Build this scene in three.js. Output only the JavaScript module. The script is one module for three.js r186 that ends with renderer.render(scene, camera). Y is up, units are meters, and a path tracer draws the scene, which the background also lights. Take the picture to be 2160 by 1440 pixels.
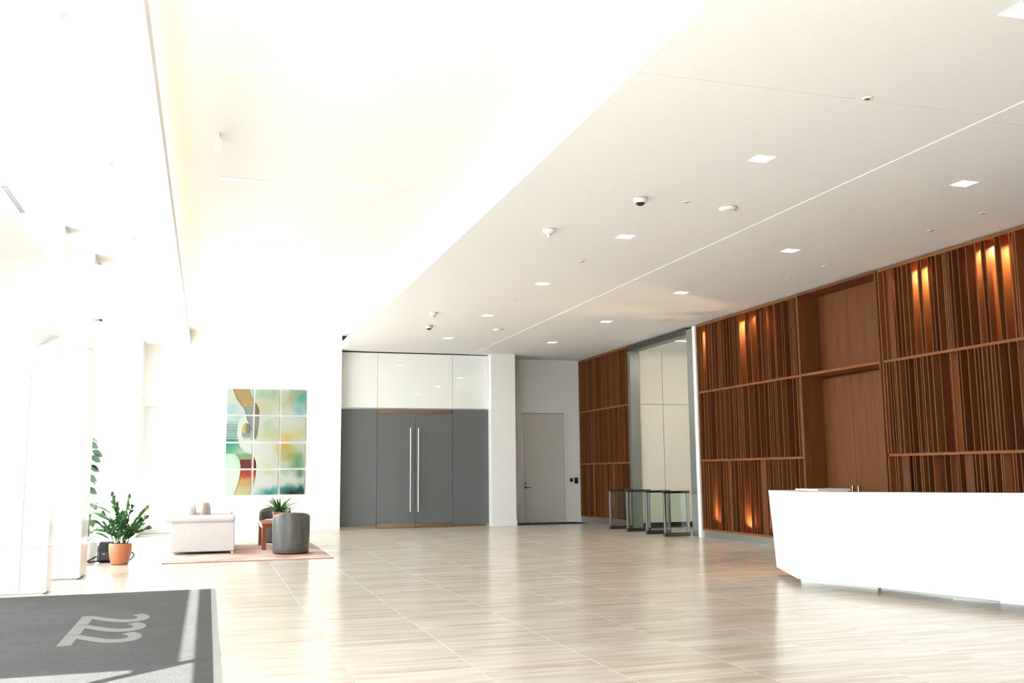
import * as THREE from 'three';
import { RectAreaLightUniformsLib } from 'three/addons/lights/RectAreaLightUniformsLib.js';
import { RoundedBoxGeometry } from 'three/addons/geometries/RoundedBoxGeometry.js';
import { FontLoader } from 'three/addons/loaders/FontLoader.js';
import { mergeGeometries } from 'three/addons/utils/BufferGeometryUtils.js';

/* ---------- camera, sky, sun, exposure ---------- */
const scene = new THREE.Scene();
const renderer = new THREE.WebGLRenderer({ antialias: true });
renderer.toneMapping = THREE.LinearToneMapping;
renderer.toneMappingExposure = 1.32;
renderer.shadowMap.enabled = true;
RectAreaLightUniformsLib.init();

// the lobby's long axis runs away from the camera along -z; D(d) turns a depth into z
const camera = new THREE.PerspectiveCamera(38.86, 1.5, 0.05, 300);
camera.position.set(0, 1.27, 0);
camera.rotation.order = 'YXZ';
camera.rotation.set(THREE.MathUtils.degToRad(7.683), THREE.MathUtils.degToRad(-17.366), THREE.MathUtils.degToRad(-0.5545));

scene.background = new THREE.Color().setRGB(7.5, 7.8, 8.1);           // bright even sky over the street

const sun = new THREE.DirectionalLight(new THREE.Color().setRGB(1, 0.97, 0.92), 35);
sun.position.set(-7.2, 10.38, 6.9).multiplyScalar(3);                   // high sun beyond the glazed side, behind the viewer
sun.target.position.set(0, 0, 0);
sun.position.add(new THREE.Vector3(0, 0, -12)); sun.target.position.set(0, 0, -12);
sun.castShadow = true; sun.shadow.mapSize.set(4096, 4096);
Object.assign(sun.shadow.camera, { left: -22, right: 22, top: 22, bottom: -22, near: 1, far: 90 });
scene.add(sun, sun.target);

/* ---------- helpers ---------- */
let seed = 20240;
const rnd = () => { seed = (seed * 1664525 + 1013904223) >>> 0; return seed / 4294967296; };
const rr = (a, b) => a + (b - a) * rnd();
const V = (x, y, z) => new THREE.Vector3(x, y, z);
const used = new Map();
function numbered(name) {
  const k = used.get(name) || 0; used.set(name, k + 1);
  return k ? `${name}_${String(k).padStart(3, '0')}` : name;
}
const lit = o => { o.traverse(m => { if (m.isMesh) { m.castShadow = true; m.receiveShadow = true; } }); return o; };
function thing(name, label, category, pos = [0, 0, 0], turn = 0, group) {
  const g = new THREE.Group(); g.name = numbered(name); g.position.set(...pos); g.rotation.y = turn;
  g.userData = { label, category }; if (group) g.userData.group = group;
  scene.add(g); return g;
}
function structure(name, label, category) { const g = thing(name, label, category); g.userData.kind = 'structure'; return g; }
function part(parent, name, geo, mat, pos, label) {
  const m = new THREE.Mesh(geo, mat); m.name = name; if (pos) m.position.set(...pos);
  if (label) m.userData.label = label;
  m.castShadow = m.receiveShadow = true; parent.add(m); return m;
}
// planar uv in metres; along = axis the grain (v) follows
function uvm(g, along = 'y', off = [0, 0]) {
  const p = g.attributes.position, n = g.attributes.normal, uv = new Float32Array(p.count * 2);
  for (let i = 0; i < p.count; i++) {
    const P = { x: p.getX(i), y: p.getY(i), z: p.getZ(i) }, N = { x: Math.abs(n.getX(i)), y: Math.abs(n.getY(i)), z: Math.abs(n.getZ(i)) };
    const rest = ['x', 'y', 'z'].filter(a => a !== along);
    let u;
    if (N[along] > N[rest[0]] && N[along] > N[rest[1]]) { uv[2 * i] = P[rest[0]] + off[0]; uv[2 * i + 1] = P[rest[1]] + off[1]; continue; }
    u = N[rest[0]] > N[rest[1]] ? rest[1] : rest[0];
    uv[2 * i] = P[u] + off[0]; uv[2 * i + 1] = P[along] + off[1];
  }
  g.setAttribute('uv', new THREE.BufferAttribute(uv, 2)); return g;
}
const B = (w, h, d, along = 'y', off) => uvm(new THREE.BoxGeometry(w, h, d), along, off);
// box given by bounds, depth measured as d (z = -d); returns [geometry, position]
function BB(x0, x1, y0, y1, d0, d1, along, off) {
  return [B(Math.abs(x1 - x0), Math.abs(y1 - y0), Math.abs(d1 - d0), along, off), [(x0 + x1) / 2, (y0 + y1) / 2, -(d0 + d1) / 2]];
}
const bbPart = (parent, name, mat, a, along, label, off) => { const [g, p] = BB(...a, along, off); return part(parent, name, g, mat, p, label); };
const RB = (w, h, d, r, s = 3) => uvm(new RoundedBoxGeometry(w, h, d, s, r));
const tube = (pts, r, n = 12, k = 8) => new THREE.TubeGeometry(new THREE.CatmullRomCurve3(pts), n, r, k, false);
const lathe = (pts, n = 40) => new THREE.LatheGeometry(pts.map(([x, y]) => new THREE.Vector2(x, y)), n);
const col = (r, g, b) => new THREE.Color().setRGB(r, g, b);
const std = (c, roughness = 0.6, o = {}) => new THREE.MeshStandardMaterial({ color: c, roughness, ...o });
const phy = (c, roughness, o = {}) => new THREE.MeshPhysicalMaterial({ color: c, roughness, ...o });

// value noise
const hash = (x, y, s) => { let h = (x * 374761393 + y * 668265263 + s * 974711) | 0; h = Math.imul(h ^ (h >>> 13), 1274126177); return ((h ^ (h >>> 16)) >>> 0) / 4294967296; };
const sm = t => t * t * (3 - 2 * t);
function noise(x, y, s = 0, px = 0, py = 0) {
  const X = Math.floor(x), Y = Math.floor(y), fx = sm(x - X), fy = sm(y - Y);
  const w = (a, p) => p ? ((a % p) + p) % p : a;
  const a = hash(w(X, px), w(Y, py), s), b = hash(w(X + 1, px), w(Y, py), s), c = hash(w(X, px), w(Y + 1, py), s), d = hash(w(X + 1, px), w(Y + 1, py), s);
  return a + (b - a) * fx + (c - a) * fy + (a - b - c + d) * fx * fy;
}
function fbm(x, y, s, oct = 4, px = 0, py = 0) { let v = 0, a = 0.5, t = 0; for (let i = 0; i < oct; i++) { v += a * noise(x, y, s + i, px, py); t += a; x *= 2; y *= 2; px *= 2; py *= 2; a *= 0.5; } return v / t; }
function texture(w, h, f, srgb = true, wrap = true) {
  const d = new Uint8Array(w * h * 4);
  for (let y = 0; y < h; y++) for (let x = 0; x < w; x++) {
    const c = f(x / w, y / h), i = (y * w + x) * 4;
    d[i] = Math.max(0, Math.min(255, c[0])); d[i + 1] = Math.max(0, Math.min(255, c[1])); d[i + 2] = Math.max(0, Math.min(255, c[2])); d[i + 3] = 255;
  }
  const t = new THREE.DataTexture(d, w, h, THREE.RGBAFormat);
  t.magFilter = THREE.LinearFilter; t.minFilter = THREE.LinearMipmapLinearFilter; t.generateMipmaps = true; t.anisotropy = 8;
  if (srgb) t.colorSpace = THREE.SRGBColorSpace;
  if (wrap) t.wrapS = t.wrapT = THREE.RepeatWrapping;
  t.needsUpdate = true; return t;
}
const mixc = (a, b, t) => a.map((v, i) => v + (b[i] - v) * t);
const clamp01 = t => Math.max(0, Math.min(1, t));
const step = (a, b, t) => sm(clamp01((t - a) / (b - a)));

/* ---------- materials ---------- */
const plaster = texture(256, 256, (u, v) => { const n = 247 + 5 * fbm(u * 32, v * 32, 3, 3, 32, 32); return [n, n, n]; });
const mWall = std(col(0.83, 0.83, 0.82), 0.75, { map: plaster });
const mCeil = std(col(0.83, 0.83, 0.825), 0.8, { map: plaster });
const mPanelWhite = phy(col(0.84, 0.84, 0.84), 0.28, { clearcoat: 0.2 });
const mGlossWhite = phy(col(0.80, 0.82, 0.80), 0.01, { ior: 1.5 });
const mTrim = std(col(0.8, 0.8, 0.79), 0.45);
const mDark = std(col(0.012, 0.012, 0.013), 0.5);
const mBlackPlastic = std(col(0.015, 0.015, 0.017), 0.3);
const mSteel = std(col(0.55, 0.55, 0.54), 0.3, { metalness: 1 });
const mBrushed = std(col(0.42, 0.43, 0.41), 0.36, { metalness: 1, });
const mSteelDark = std(col(0.1, 0.092, 0.085), 0.34, { metalness: 1 });
const mSteelMid = std(col(0.3, 0.29, 0.27), 0.3, { metalness: 1 });
const mBronze = std(col(0.42, 0.33, 0.24), 0.22, { metalness: 1 });
const mChrome = std(col(0.6, 0.6, 0.59), 0.2, { metalness: 1 });
const mGreyGlass = phy(col(0.125, 0.135, 0.138), 0.2, { ior: 1.5 });
const mFrostBlue = phy(col(0.6, 0.66, 0.67), 0.3, { ior: 1.5 });
const mGlass = phy(col(0.96, 0.985, 0.98), 0.0, { transmission: 1, thickness: 0, ior: 1.5 });
const mGateGlass = phy(col(0.86, 0.93, 0.9), 0.0, { transmission: 1, thickness: 0, ior: 1.5 });
const mDeskWhite = phy(col(0.86, 0.86, 0.86), 0.3);
const mIvory = phy(col(0.78, 0.74, 0.62), 0.15, { ior: 1.45 });
const mDoorGrey = std(col(0.6, 0.585, 0.56), 0.5);

// wood: fine straight grain along v
const woodTex = texture(512, 1024, (u, v) => {
  const wob = 0.05 * fbm(u * 4, v * 3, 11, 2, 4, 3);
  const g1 = fbm((u + wob) * 40, v * 4, 12, 3, 0, 4), g2 = noise(u * 220, v * 10, 15, 220, 10), g3 = fbm(u * 6, v * 2, 17, 2, 6, 2);
  const t = 0.55 * g1 + 0.25 * g2 + 0.3 * g3 - 0.05;
  return mixc([128, 84, 54], [184, 132, 88], clamp01(t));
});
woodTex.repeat.set(1 / 0.6, 1 / 2.2);
const wood = (r, g, b, rough = 0.6) => phy(col(r, g, b), rough, { map: woodTex, specularIntensity: 0.35 });
const mWoodSlats = [wood(0.38, 0.285, 0.2), wood(0.31, 0.22, 0.155), wood(0.5, 0.385, 0.27)];
const mWoodPanel = wood(0.42, 0.335, 0.235), mWoodBack = wood(0.37, 0.275, 0.19), mWoodRail = wood(0.64, 0.5, 0.34);

// floor: pale porcelain with long soft streaks across the hall
const floorTex = texture(1024, 1024, (u, v) => {
  const y = v + 0.012 * fbm(u * 4, v * 8, 31, 2, 4, 8);
  const a = fbm(u * 6, y * 70, 32, 3, 6, 70), b = fbm(u * 3, y * 20, 36, 3, 3, 20), c = noise(u * 10, y * 240, 40, 10, 240);
  let t = 0.5 * a + 0.35 * b + 0.15 * c;
  t = clamp01((t - 0.28) * 2.1);
  const base = mixc([193, 179, 163], [221, 213, 203], t);
  const warm = step(0.66, 0.8, fbm(u * 4, y * 45, 44, 3, 4, 45));
  return mixc(base, [178, 151, 127], warm * 0.45);
});
const mTile = phy(col(1, 1, 1), 0.2, { map: floorTex, ior: 1.5 });
const mGrout = std(col(0.66, 0.61, 0.54), 0.6);
const carpetTex = texture(512, 512, (u, v) => {
  const n = 61 + 14 * fbm(u * 5, v * 9, 51, 4, 5, 9) + 26 * (noise(u * 256, v * 256, 55, 256, 256) - 0.5) - 7;
  return [n, n * 1.0, n * 1.0];
});
carpetTex.repeat.set(1 / 1.7, 1 / 1.7);
const mCarpet = std(col(1, 1, 1), 0.95, { map: carpetTex });
const mCarpetEdge = std(col(0.3, 0.31, 0.3), 0.8);
const mNumeral = std(col(0.17, 0.17, 0.165), 0.9);
const rugTex = texture(1024, 1024, (u, v) => {
  const streak = fbm(u * 5, v * 60, 61, 4, 5, 60), patch = fbm(u * 4, v * 6, 66, 4, 4, 6);
  let c = mixc([202, 184, 172], [176, 138, 124], clamp01((streak - 0.35) * 2));
  c = mixc(c, [150, 62, 52], step(0.52, 0.72, patch) * clamp01((streak - 0.3) * 2.4) * 0.85);
  c = mixc(c, [120, 92, 84], step(0.55, 0.75, fbm(u * 7, v * 30, 71, 3, 7, 30)) * 0.35);
  return c;
});
const mRug = std(col(1, 1, 1), 0.95, { map: rugTex });

/* ---------- setting: floor ---------- */
const XL = -2.35, XR = 9.1, DN = -5, DF = 22.45, HC = 4.13, HT = 4.45;
const floor = structure('floor', 'pale porcelain tile floor with soft streaks and light joints', 'floor');
bbPart(floor, 'bed', mGrout, [-2.6, 13.2, -0.2, -0.0015, DN - 0.2, 23.7], 'x');
{
  const P = 0.8128, gap = 0.006, uvS = 1 / (P * 4), variants = [];
  for (let k = 0; k < 16; k++) {
    const g = new THREE.BoxGeometry(P - gap, 0.01, P - gap), uv = g.attributes.uv, p = g.attributes.position;
    for (let i = 0; i < p.count; i++) uv.setXY(i, (p.getX(i) + P * (k % 4)) * uvS, (p.getZ(i) + P * ((k >> 2) + 0.37)) * uvS);
    variants.push(g);
  }
  const rest = [];
  let n = 0;
  for (let i = -6; i < 10; i++) for (let j = -21; j < 16; j++) {
    const x0 = 2.53 + P * i, d0 = 11.36 + P * j, x = x0 + P / 2, d = d0 + P / 2;
    const cut = x0 < -2.45 || x0 + P > 9.2 || d0 + P > 23.55;
    const a = Math.atan2(x, d) * 180 / Math.PI;
    const seen = d > 5 && a < 47 && a > -13 && !(x < -0.2 && d < 11.2);
    const g = variants[Math.floor(rnd() * 16)];
    if (!cut && seen && n < 298) { part(floor, numbered('tile'), g, mTile, [x, -0.005, -d]); n++; }
    else if (d0 > -5.4 && x0 < 9.3 && d0 < 23.5) { const c = g.clone(); c.translate(x, -0.005, -d); rest.push(c); }
  }
  const r = part(floor, 'tile_field', mergeGeometries(rest), mTile); r.userData.kind = 'stuff';
}

/* ---------- setting: walls ---------- */
const wallBack = structure('wall_back', 'white plaster end wall of the hall behind the seating', 'wall');
bbPart(wallBack, 'plaster', mWall, [-0.4, 2.885, 0, 4.9, DF, 23.7]);
bbPart(wallBack, 'plaster', mWall, [-2.6, -0.4, 2.79, 4.9, DF, 23.7]);
bbPart(wallBack, 'plaster', mWall, [-2.6, -1.385, 0, 2.79, DF, 23.7]);
bbPart(wallBack, 'plaster', mWall, [-1.385, -0.4, 0, 2.79, 22.75, 23.7]);
bbPart(wallBack, 'pier', mWall, [6.48, 7.09, 0, 4.9, DF, 23.7]);
bbPart(wallBack, 'plaster', mWall, [2.885, 6.48, 0, 4.9, 23.4, 23.7]);
bbPart(wallBack, 'plaster', mWall, [7.09, 7.53, 0, 4.9, 23.4, 23.7]);
bbPart(wallBack, 'plaster', mWall, [8.73, 9.6, 0, 4.9, 23.4, 23.7]);
bbPart(wallBack, 'plaster', mWall, [7.53, 8.73, 2.79, 4.9, 23.4, 23.7]);
bbPart(wallBack, 'plaster', mWall, [7.53, 8.73, 0, 2.79, 23.52, 23.7]);
const base1 = structure('baseboard_back', 'white baseboard along the end wall', 'baseboard');
for (const a of [[-0.38, 2.885, DF - 0.015, DF], [6.48, 7.105, DF - 0.015, DF], [7.09, 7.105, DF, 23.4], [8.75, 9.1, 23.385, 23.4]]) bbPart(base1, 'board', mTrim, [a[0], a[1], 0, 0.13, a[2], a[3]]);

const wallFront = structure('wall_front', 'white wall at the near end of the hall', 'wall');
bbPart(wallFront, 'plaster', mWall, [-2.6, 9.6, -0.2, 4.9, DN - 0.2, DN]);

/* ceilings */
const ceiling = structure('ceiling', 'white ceiling with lowered soffits and a raised lit tray', 'ceiling');
bbPart(ceiling, 'soffit_panel', mCeil, [2.87, 6.046, HC, HC + 0.12, 6.105, 23.6], 'z');
bbPart(ceiling, 'soffit_panel', mCeil, [2.87, 6.046, HC, HC + 0.12, DN, 6.1], 'z');
bbPart(ceiling, 'soffit_panel', mCeil, [6.052, 9.4, HC - 0.006, HC + 0.12, 6.205, 23.6], 'z');
bbPart(ceiling, 'soffit_panel', mCeil, [6.052, 9.4, HC - 0.006, HC + 0.12, DN, 6.2], 'z');
bbPart(ceiling, 'backing', mCeil, [3.25, 9.6, HC + 0.12, HC + 0.16, DN, 23.6], 'z');
bbPart(ceiling, 'soffit_panel', mCeil, [-2.6, -0.46, HC, HC + 0.12, DN, 22.5], 'z');
bbPart(ceiling, 'cove_lip', mCeil, [-0.5, -0.46, HC + 0.12, HC + 0.17, DN, 22.5], 'z');
bbPart(ceiling, 'cove_lip', mCeil, [2.87, 2.91, HC + 0.12, HC + 0.17, DN, 22.5], 'z');
bbPart(ceiling, 'cove_side', mCeil, [-0.86, -0.82, HC + 0.12, HT, DN, 22.5], 'z');
bbPart(ceiling, 'cove_side', mCeil, [3.21, 3.25, HC + 0.12, HT, DN, 22.5], 'z');
bbPart(ceiling, 'tray_panel', mCeil, [-0.86, 3.25, HT, HT + 0.12, DN, 22.5], 'z');
const roof = structure('roof', 'flat roof slab closing the hall', 'roof');
bbPart(roof, 'slab', mWall, [-2.7, 13.4, 4.9, 5.1, DN - 0.2, 23.7], 'z');
bbPart(roof, 'fascia', mWall, [-2.7, -2.6, HC, 4.9, DN - 0.2, 23.7], 'z');

/* ---------- setting: glazed side ---------- */
const wallLeft = structure('wall_left', 'tall glazed street wall in slim white frames', 'window wall');
function glazing(d0, d1, n, top, x = XL) {
  const w = (d1 - d0) / n;
  for (let k = 0; k < n; k++) bbPart(wallLeft, 'pane', mGlass, [x - 0.004, x + 0.004, 0.06, top - 0.05, d0 + w * k + 0.025, d0 + w * (k + 1) - 0.025]);
  for (let k = 0; k <= n; k++) bbPart(wallLeft, 'mullion', mTrim, [x - 0.06, x + 0.03, 0, top, d0 + w * k - 0.025, d0 + w * k + 0.025]);
  bbPart(wallLeft, 'sill', mTrim, [x - 0.06, x + 0.03, 0, 0.06, d0, d1]);
  bbPart(wallLeft, 'head', mTrim, [x - 0.06, x + 0.03, top - 0.05, top, d0, d1]);
}
glazing(14.06, 21.6, 4, HC);
glazing(12.3, 13.34, 1, HC);
glazing(DN, 5.0, 5, HC);
glazing(5.0, 11.88, 4, 2.9, XL);
for (let k = 0; k < 4; k++) bbPart(wallLeft, 'pane', mGlass, [XL - 0.004, XL + 0.004, 3.14, HC, 5.05 + 1.71 * k, 6.7 + 1.71 * k]);
bbPart(wallLeft, 'head', mTrim, [XL - 0.03, XL + 0.03, HC - 0.04, HC, 5.0, 11.88]);

function column(x1, d0, d1, label) {
  const c = structure('column', label, 'column');
  bbPart(c, 'core', mWall, [-2.5, x1 - 0.03, 0, HC, d0 + 0.03, d1 - 0.03]);
  bbPart(c, 'outer_pilaster', mPanelWhite, [-4.3, -2.56, -0.06, 4.9, d0, d1]);
  bbPart(c, 'cladding_panel', mPanelWhite, [-2.55, x1, 0.02, 2.882, d0, d1]);
  bbPart(c, 'cladding_panel', mPanelWhite, [-2.55, x1, 2.89, HC - 0.005, d0, d1]);
  return c;
}
column(-1.485, 13.34, 14.06, 'white panel clad column beside the potted plants');
column(-1.385, 21.6, DF, 'white column beside the pale frosted door');

const portal = structure('entrance_portal', 'white panelled entrance portal beside the dark mat', 'portal');
bbPart(portal, 'core', mWall, [-2.55, -1.68, 0, HC, 11.9, 12.28]);
for (const [x0, x1] of [[-2.6, -1.923], [-1.918, -1.655]]) for (const [y0, y1] of [[0.015, 0.493], [0.498, HC]])
  bbPart(portal, 'panel', mPanelWhite, [x0, x1, y0, y1, 11.88, 12.3]);
{
  const s = new THREE.Shape([[-1.655, 2.85], [-1.655, 3.5], [-1.92, 3.5], [-1.92, 2.697]].map(a => new THREE.Vector2(...a)));
  const g = uvm(new THREE.ExtrudeGeometry(s, { depth: 11.88 - DN, bevelEnabled: false }), 'z');
  part(portal, 'header', g, mPanelWhite, [0, 0, -11.88]);
}
const canopy = structure('entrance_canopy', 'white canopy roof over the outside of the entrance', 'canopy');
bbPart(canopy, 'slab', mPanelWhite, [-7, -2.31, 2.9, 3.13, 5.08, 11.95], 'z');
const pavement = structure('pavement', 'sunlit pale pavement outside the glazed wall', 'pavement');
bbPart(pavement, 'slab', std(col(0.36, 0.35, 0.34), 0.9), [-60, -2.62, -0.3, -0.06, -40, 70], 'x');

/* ---------- doors ---------- */
const door1 = structure('door_1', 'grey glass double doors with sidelights under white glass panels', 'door');
{
  const d = 22.7, t = 0.014;
  // overpanels
  for (const [x0, x1] of [[2.89, 3.757], [3.763, 5.577], [5.583, 6.475]]) bbPart(door1, 'overpanel', mGlossWhite, [x0, x1, 2.8, 4.1, d, d + 0.02], 'y', 'glossy white glass panel');
  bbPart(door1, 'head_channel', mSteel, [2.89, 6.475, 2.765, 2.795, d - 0.012, d + 0.024], 'x');
  for (const [x0, x1] of [[2.89, 3.757], [5.583, 6.475]]) {
    bbPart(door1, 'sidelight', mGreyGlass, [x0, x1, 0.055, 2.76, d, d + t], 'y', 'fixed grey glass sidelight');
    bbPart(door1, 'floor_channel', mBronze, [x0, x1, 0, 0.055, d - 0.008, d + 0.022], 'x');
  }
  for (const [x0, x1, hx] of [[3.765, 4.666, 4.545], [4.672, 5.575, 4.735]]) {
    const leaf = bbPart(door1, 'door_leaf', mGreyGlass, [x0, x1, 0.11, 2.672, d, d + t], 'y', 'grey glass door leaf');
    const add = (n, m, x0, x1, y0, y1, d0, d1) => { const [g, p] = BB(x0, x1, y0, y1, d0, d1, 'x'); return part(leaf, n, g, m, [p[0] - leaf.position.x, p[1] - leaf.position.y, p[2] - leaf.position.z]); };
    add('top_rail', mBronze, x0, x1, 2.674, 2.76, d - 0.012, d + 0.022);
    add('bottom_rail', mBronze, x0, x1, 0.008, 0.108, d - 0.012, d + 0.022);
    const bar = new THREE.CylinderGeometry(0.014, 0.014, 1.96, 16), stand = new THREE.CylinderGeometry(0.01, 0.01, 0.07, 10).rotateX(Math.PI / 2);
    const hg = [bar.toNonIndexed(), stand.clone().translate(0, 0.82, -0.035).toNonIndexed(), stand.clone().translate(0, -0.82, -0.035).toNonIndexed()];
    part(leaf, 'pull_handle', mergeGeometries(hg), mChrome, [hx - leaf.position.x, 1.35 - leaf.position.y, 0.085], 'long steel pull handle');
    const lk = new THREE.CylinderGeometry(0.016, 0.016, 0.012, 12).rotateX(Math.PI / 2);
    part(leaf, 'lock', lk, mChrome, [(hx < 4.67 ? 4.61 : 4.73) - leaf.position.x, 0.06 - leaf.position.y, 0.018 + 0.006]);
  }
}
const door2 = structure('door_2', 'plain pale grey door with lever handle in the recess', 'door');
{
  const d = 23.4;
  const leaf = bbPart(door2, 'door_leaf', mDoorGrey, [7.58, 8.68, 0.012, 2.745, d + 0.012, d + 0.06]);
  bbPart(door2, 'frame', mTrim, [7.53, 7.57, 0, 2.79, d - 0.02, d + 0.09]);
  bbPart(door2, 'frame', mTrim, [8.69, 8.73, 0, 2.79, d - 0.02, d + 0.09]);
  bbPart(door2, 'frame', mTrim, [7.57, 8.69, 2.755, 2.79, d - 0.02, d + 0.09]);
  bbPart(door2, 'stop', mTrim, [7.57, 7.6, 0.0, 2.755, d + 0.07, d + 0.09]);
  bbPart(door2, 'stop', mTrim, [8.66, 8.69, 0.0, 2.755, d + 0.07, d + 0.09]);
  const lever = mergeGeometries([new THREE.CylinderGeometry(0.028, 0.028, 0.012, 20).rotateX(Math.PI / 2), new THREE.CylinderGeometry(0.01, 0.01, 0.05, 10).rotateX(Math.PI / 2).translate(0, 0, 0.025), new THREE.CapsuleGeometry(0.011, 0.12, 4, 8).rotateZ(Math.PI / 2).translate(0.065, 0, 0.05)].map(g => g.toNonIndexed()));
  part(leaf, 'lever_handle', lever, mSteelDark, [7.64 - leaf.position.x, 0.885 - leaf.position.y, 0.03]);
  part(leaf, 'lock', new THREE.CylinderGeometry(0.022, 0.022, 0.014, 18).rotateX(Math.PI / 2), mSteelDark, [7.64 - leaf.position.x, 0.985 - leaf.position.y, 0.03]);
}
const door3 = structure('door_3', 'pale frosted glass door beside the white column', 'door');
{
  bbPart(door3, 'door_leaf', mFrostBlue, [-1.36, -0.425, 0.035, 2.755, DF + 0.03, DF + 0.045]);
  bbPart(door3, 'frame', mTrim, [-1.385, -1.36, 0, 2.79, DF - 0.01, DF + 0.06]);
  bbPart(door3, 'frame', mTrim, [-0.425, -0.4, 0, 2.79, DF - 0.01, DF + 0.06]);
  bbPart(door3, 'frame', mTrim, [-1.36, -0.425, 2.758, 2.79, DF - 0.01, DF + 0.06]);
  bbPart(door3, 'threshold', mSteel, [-1.36, -0.425, 0, 0.03, DF, DF + 0.06]);
}
for (const [x, y, w, h, lab, red] of [[8.868, 1.06, 0.085, 0.1, 'small dark card reader with a red light beside the plain door', 1], [9.0, 1.04, 0.095, 0.155, 'larger black keypad reader beside the slatted wall', 0]]) {
  const t = thing('card_reader', lab, 'card reader', [x, y, -23.4 + 0.012]);
  part(t, 'body', RB(w, h, 0.024, 0.006), red ? std(col(0.05, 0.05, 0.055), 0.4) : mBlackPlastic);
  part(t, 'face', B(w * 0.7, h * 0.5, 0.002), std(col(0.03, 0.03, 0.03), 0.2), [0, -h * 0.08, 0.0125]);
  if (red) part(t, 'indicator_light', B(w * 0.6, 0.008, 0.002), std(col(0.4, 0.02, 0.03), 0.4, { emissive: col(0.6, 0.02, 0.05), emissiveIntensity: 0.5 }), [0, h * 0.4, 0.0125]);
}
{
  const t = thing('door_mat', 'thin black mat in front of the plain grey door', 'mat', [8.05, 0.004, -22.95]);
  part(t, 'pile', B(1.8, 0.006, 0.8), std(col(0.012, 0.012, 0.013), 0.95));
  part(t, 'edging', B(1.86, 0.004, 0.86), mDark, [0, -0.001, 0]);
}

/* ---------- timber wall ---------- */
const wallRight = structure('wall_right', 'dark backing wall behind the timber fins', 'wall');
for (const [d0, d1] of [[20.22, 23.4], [13.5, 16.95], [DN, 11.47]]) bbPart(wallRight, 'backing', mWoodBack, [9.3, 9.4, 0.0, HC, d0, d1]);
bbPart(wallRight, 'backing', mWoodBack, [9.6, 9.7, 0.0, HC, 11.47, 13.5]);
bbPart(wallRight, 'mass', mWall, [9.7, 13.3, 0, 4.9, DN, 16.9]);
bbPart(wallRight, 'mass', mWall, [9.4, 13.3, 0, 4.9, 20.2, 23.6]);
bbPart(wallRight, 'mass', mWall, [9.4, 9.7, 0, 4.9, DN, 11.47]);
bbPart(wallRight, 'mass', mWall, [9.4, 9.7, 0, 4.9, 13.5, 16.9]);
const baseR = structure('baseboard_right', 'brushed steel kick plate under the timber fins', 'baseboard');
for (const [d0, d1] of [[20.25, 23.38], [13.5, 16.93], [DN, 11.5]]) bbPart(baseR, 'kick_plate', mBrushed, [9.13, 9.25, 0, 0.135, d0, d1], 'z');

const ROWS = [[2.79, 4.06], [1.472, 2.752], [0.165, 1.438]];
const RAILS = [4.08, 2.771, 1.455, 0.15];
const slatGeo = new Map();
function slatG(h, depth, th) { const k = `${h}|${depth}|${th}`; if (!slatGeo.has(k)) slatGeo.set(k, [0, 0.21, 0.43].map(o => B(depth, h, th, 'y', [o, o * 3]))); return slatGeo.get(k)[Math.floor(rnd() * 3)]; }
let matsI = 0;
const nextWood = () => mWoodSlats[Math.floor(rnd() * 3)];
function slatWall(label, d0, d1, rows, lamps) {
  const t = thing('slat_wall', label, 'wall panel', [0, 0, 0], 0, 'timber slat walls');
  for (const y of RAILS) bbPart(t, 'rail', mWoodRail, [9.1, 9.295, y - 0.018, y + 0.018, d0, d1], 'z');
  bbPart(t, 'stile', mWoodRail, [9.1, 9.295, 0.168, 4.062, d1 - 0.02, d1]);
  bbPart(t, 'stile', mWoodRail, [9.1, 9.295, 0.168, 4.062, d0, d0 + 0.02]);
  rows.forEach((list, r) => {
    const [y0, y1] = ROWS[r], h = y1 - y0;
    for (const s of list) {
      const board = Array.isArray(s), d = board ? s[0] : s;
      if (d < d0 + 0.03 || d > d1 - 0.03) continue;
      if (board) part(t, numbered('board'), slatG(h, 0.02, s[1]), nextWood(), [9.15, (y0 + y1) / 2, -d]);
      else { const dep = [0.17, 0.15, 0.12][Math.floor(rnd() * 3)]; part(t, numbered('slat'), slatG(h, dep, 0.018), nextWood(), [9.1 + dep / 2 + 0.001, (y0 + y1) / 2, -d]); }
    }
  });
  return t;
}
const lampMat = std(col(0.9, 0.8, 0.6), 0.5, { emissive: col(1, 0.6, 0.25), emissiveIntensity: 2 });
function fillRow(d0, d1) { // clusters of close fins between wider gaps
  const out = []; let d = d0 + 0.05;
  while (d < d1 - 0.05) {
    if (rnd() < 0.45) { const n = 2 + Math.floor(rnd() * 4); for (let k = 0; k < n && d < d1 - 0.05; k++) { out.push(d); d += rr(0.042, 0.06); } d += rr(0.03, 0.06); }
    else { out.push(d); d += rr(0.09, 0.15); }
  }
  return out;
}
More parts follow.
